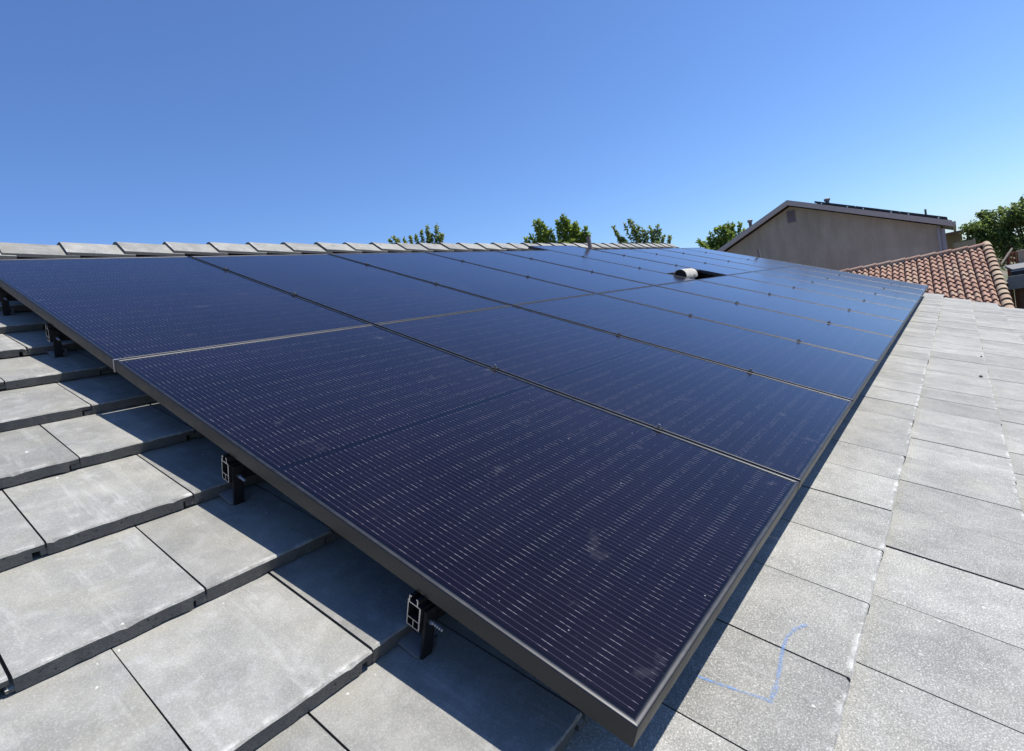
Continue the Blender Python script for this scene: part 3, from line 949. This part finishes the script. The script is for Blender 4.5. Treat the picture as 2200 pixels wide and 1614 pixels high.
link('lattice_rail', MB().box((25.37, -5.4, Z0 - 1.09), (25.43, -3.44, Z0 - 1.03)).mesh('lattice_rail', 'red_wood'), lf)
for i in range(22):
    y = -3.47 - i * 0.09
    link('lattice_slat', MB().box((25.33, y - 0.016, Z0 - 1.34), (25.355, y + 0.016, Z0 - 0.82)).mesh('lattice_slat', 'red_wood'), lf)
for y in (-3.44, -4.4, -5.4):
    link('lattice_post', MB().box((25.44, y - 0.05, 0), (25.54, y + 0.05, Z0 - 0.78)).mesh('lattice_post', 'brown_wood'), lf)
o = link('leaning_pole', MB().tube((24.6, -3.22, Z0 - 1.10), (25.0, -3.55, Z0 - 0.66), 0.032, n=8).mesh('leaning_pole', 'pale_wood'))
tag(o, 'pale pole leaning in front of the lattice screen', 'pole')
o = link('timber_post', MB().box((24.62, -3.86, 0), (24.78, -3.66, Z0 - 0.80)).box((24.59, -3.89, Z0 - 0.80), (24.81, -3.63, Z0 - 0.76)).mesh('timber_post', 'pale_wood'))
tag(o, 'pale square timber post beside the lattice screen', 'post')

# ------------------------------------------------------------------ trees
def leaf_quads(V, F, p_, size, rg, up=0.3, fold=True):
    d = Vector((rg.gauss(0, 1), rg.gauss(0, 1), rg.gauss(0, 0.7) + up)).normalized()
    s = d.cross(Vector((rg.gauss(0, 1), rg.gauss(0, 1), rg.gauss(0, 1)))).normalized()
    nn = d.cross(s)
    l, w = size * rg.uniform(0.75, 1.3), size * rg.uniform(0.28, 0.42)
    o = len(V)
    V += [tuple(p_), tuple(p_ + d * l * 0.45 + s * w + nn * w * 0.3), tuple(p_ + d * l), tuple(p_ + d * l * 0.45 - s * w + nn * w * 0.3)]
    F += [(o, o + 1, o + 2), (o, o + 2, o + 3)]

def shoot_tree(name, label, base, fork_z, tips, leafmat, seed, leaf=0.12, per=150, extra=30, spread=1.2, group=None, rad=0.30, taper=1.0):
    rg = random.Random(seed)
    t = thing(name, label, 'tree', Matrix.Translation(base), group)
    B = Vector(base)
    fork = Vector((0, 0, fork_z))
    tb = MB()
    tb.tube((0, 0, -0.1), (0.04, 0.03, fork_z * 0.5), 0.16, 0.12, 10, cap=False)
    tb.tube((0.04, 0.03, fork_z * 0.5), fork, 0.12, 0.09, 10, cap=False)
    V, F = [], []
    allt = [Vector(q) - B for q in tips]
    zmean = sum(q.z for q in allt) / len(allt)
    cx = sum(q.x for q in allt) / len(allt)
    cy = sum(q.y for q in allt) / len(allt)
    full = [(q, 1.0) for q in allt]
    for i in range(extra):                    # lower, fuller shoots in depth
        q = rg.choice(allt)
        full.append((Vector((cx + (q.x - cx) * rg.uniform(.6, 1.1) + rg.gauss(0, spread), cy + (q.y - cy) * rg.uniform(.6, 1.1) + rg.gauss(0, spread), q.z - rg.uniform(0.35, 2.2))), 1.25))
    for q, k in full:
        mid = fork.lerp(q, 0.5) + Vector((rg.gauss(0, .12), rg.gauss(0, .12), 0))
        side = Vector((q.x - mid.x, q.y - mid.y, 0)) * 0.25
        mid -= Vector((0, 0, 0.0)) 
        ctrl = mid + side
        pts = [fork * (1 - s) ** 2 + ctrl * 2 * s * (1 - s) + q * s * s for s in [i / 6 for i in range(7)]]
        for i in range(6):
            tb.tube(pts[i], pts[i + 1], 0.035 * (1 - i / 6.5), 0.035 * (1 - (i + 1) / 6.5), 5, cap=False)
        for j in range(int(per * k)):
            s = 0.30 + 0.70 * rg.random() ** 0.75
            c = fork * (1 - s) ** 2 + ctrl * 2 * s * (1 - s) + q * s * s
            w = rad * k * (0.30 + taper * (1 - s) * 1.6)
            off = Vector((rg.gauss(0, 1), rg.gauss(0, 1), rg.gauss(0, 0.8))).normalized() * w * rg.random() ** 0.5
            leaf_quads(V, F, c + off, leaf, rg, 0.5)
    cr_ = link('crown', mesh_from('crown', V, F, leafmat), t)
    link('trunk', tb.mesh('trunk', 'bark', fix=False), t)
    return t

A = [(16.18, 17.11, 8.91), (16.32, 16.97, 8.96), (16.44, 16.9, 8.82), (16.67, 16.69, 8.81), (16.88, 16.49, 8.84), (17.05, 16.32, 8.87), (17.23, 16.12, 8.98), (17.41, 15.88, 9.19), (17.45, 15.92, 8.91), (17.54, 15.86, 8.79), (17.73, 15.58, 9.1), (17.79, 15.6, 8.79), (17.86, 15.58, 8.62)]
B_ = [(17.12, 10.48, 7.25), (17.21, 10.33, 7.34), (17.27, 10.11, 7.8), (17.36, 9.97, 7.81), (17.45, 9.88, 7.7), (17.53, 9.8, 7.51), (17.63, 9.69, 7.38), (17.78, 9.38, 7.65), (17.86, 9.2, 7.8), (17.91, 9.15, 7.7), (17.99, 9.04, 7.6), (18.09, 8.98, 7.27), (18.15, 8.84, 7.41), (18.21, 8.8, 7.22), (18.28, 8.73, 7.03), (18.35, 8.56, 7.18), (18.4, 8.54, 6.93)]
C_ = [(20.62, 8.58, 7.28), (20.66, 8.56, 7.06), (20.71, 8.5, 6.91), (20.81, 8.18, 7.31), (20.89, 7.97, 7.42), (20.93, 7.91, 7.31), (20.98, 7.86, 7.13), (21.05, 7.73, 7.12), (21.13, 7.6, 6.93), (21.2, 7.48, 6.85), (21.25, 7.32, 6.96), (21.32, 7.2, 6.8), (21.37, 7.05, 6.95), (21.42, 6.99, 6.73), (21.48, 6.9, 6.51), (21.57, 6.71, 6.41)]
D_ = [(41.87, 12.29, 7.54), (41.94, 11.98, 7.88), (41.99, 11.75, 8.16), (42.09, 11.36, 8.41), (42.2, 11.02, 8.42), (42.27, 10.77, 8.43), (42.33, 10.54, 8.5), (42.44, 10.2, 8.38), (42.58, 9.75, 8.33)]
GT = 'trees showing over the ridge'
shoot_tree('young_tree', 'sparse light green tree tips over the ridge, leftmost of the trees', (17.1, 16.3, 0), 5.6, A, 'leaf_grey', 1, 0.12, 260, 50, 0.4, GT, 0.10, 0.7)
shoot_tree('young_tree', 'fullest green tree over the ridge, left of the brown vent pipe', (17.8, 9.6, 0), 4.6, B_, 'leaf_spring', 2, 0.12, 340, 50, 0.35, GT, 0.17, 1.1)
shoot_tree('young_tree', 'airy upright tree over the ridge, right of the brown vent pipe', (21.1, 7.7, 0), 4.2, C_, 'leaf_grey', 3, 0.11, 190, 50, 0.4, GT, 0.12, 0.9)
shoot_tree('young_tree', 'leafy green tree against the left slope of the gable house', (42.5, 10.4, 0), 4.8, D_, 'leaf_spring', 4, 0.20, 230, 30, 0.7, GT, 0.28, 1.0)

def round_tree(name, label, base, lobes, leafmat, seed, leaf, n_per, group=None):
    rg = random.Random(seed)
    t = thing(name, label, 'tree', Matrix.Translation(base), group)
    tb = MB()
    top = min(l[2] for l in lobes)
    tb.tube((0, 0, -0.1), (0.1, 0.05, top), 0.22, 0.15, 10, cap=False)
    V, F = [], []
    for (x, y, z, r) in lobes:
        tb.tube((0.1, 0.05, top * 0.8), (x, y, z), 0.09, 0.03, 6, cap=False)
        sub = []
        for j in range(14):
            d = Vector((rg.gauss(0, 1), rg.gauss(0, 1), rg.gauss(0.1, 0.8))).normalized() * r * rg.uniform(0.45, 1.0)
            c = Vector((x, y, z)) + d
            sub.append(c)
            tb.tube((x, y, z), c, 0.025, 0.008, 4, cap=False)
        for j in range(n_per):
            c = rg.choice(sub)
            off = Vector((rg.gauss(0, 1), rg.gauss(0, 1), rg.gauss(0, 0.8))) * r * 0.20
            leaf_quads(V, F, c + off, leaf, rg, 0.1)
    link('crown', mesh_from('crown', V, F, leafmat), t)
    link('trunk', tb.mesh('trunk', 'bark', fix=False), t)
    return t
round_tree('shade_tree', 'large dark leafy tree at the right edge above the terracotta roof', (37.4, -5.0, 0),
           [(0, 1.3, 3.9, 0.75), (0.3, 0.4, 4.4, 0.95), (-.4, 0.7, 4.9, 0.65), (0.2, -0.1, 5.05, 0.6), (-.5, -0.7, 4.4, 0.95), (0.5, -0.9, 5.0, 0.7), (0, -1.9, 4.4, 1.0), (-.3, 0.9, 3.3, 0.9), (-.5, -0.4, 3.4, 1.0), (0.0, -1.7, 3.3, 1.1), (0.3, 2.05, 4.35, 0.6), (0.6, 1.7, 4.8, 0.5), (0.1, 1.2, 4.5, 0.8), (0.2, 2.2, 3.7, 0.45), (0, -3.0, 4.6, 1.0), (-.7, 0.2, 2.7, 0.9), (-.6, -1.2, 2.6, 0.9)],
           'leaf_dark', 11, 0.15, 900)
round_tree('shrub', 'small bright green bush between beige wall and large dark tree', (38.6, -2.75, 0), [(0, 0, 3.2, 0.55), (0, -0.5, 3.3, 0.6), (0, 0.35, 2.9, 0.5)], 'leaf_spring', 12, 0.12, 500)
# far line of trees that hides the horizon
rg = random.Random(5)
V, F = [], []
for i in range(9000):
    a = R(rg.uniform(-75, 80))
    d = rg.uniform(150, 175)
    hgt = 3.0 + 2.0 * noise.noise(Vector((a * 30, 0, 0)))
    p_ = Vector((d * math.cos(a), d * math.sin(a), hgt * rg.random() ** 0.7))
    leaf_quads(V, F, p_, 1.6, rg, 0.2)
tag(link('far_trees', mesh_from('far_trees', V, F, 'leaf_dark')), 'distant low line of trees on the horizon', 'trees', None, 'stuff')

# ------------------------------------------------------------------ bits of grit lying on the tiles
for u, v, r, lab in ((4.249, 2.402, 0.011, 'dark pebble lying on the tiles right of the array, the nearer one'), (5.163, 2.430, 0.008, 'small dark pebble lying on the tiles right of the array, the farther one')):
    bm = bmesh.new()
    bmesh.ops.create_icosphere(bm, subdivisions=2, radius=r)
    for vv in bm.verts:
        vv.co *= 1 + 0.25 * noise.noise(vv.co * 90 + Vector((u, v, 0)))
        vv.co.z *= 0.7
    me = bpy.data.meshes.new('pebble')
    bm.to_mesh(me)
    bm.free()
    me.materials.append(MAT['shingle'])
    o = link('pebble', me)
    o.matrix_world = RM(u, v, -surf_depth(v) + r * 0.55)
    tag(o, lab, 'pebble', 'pebbles on the tiles')
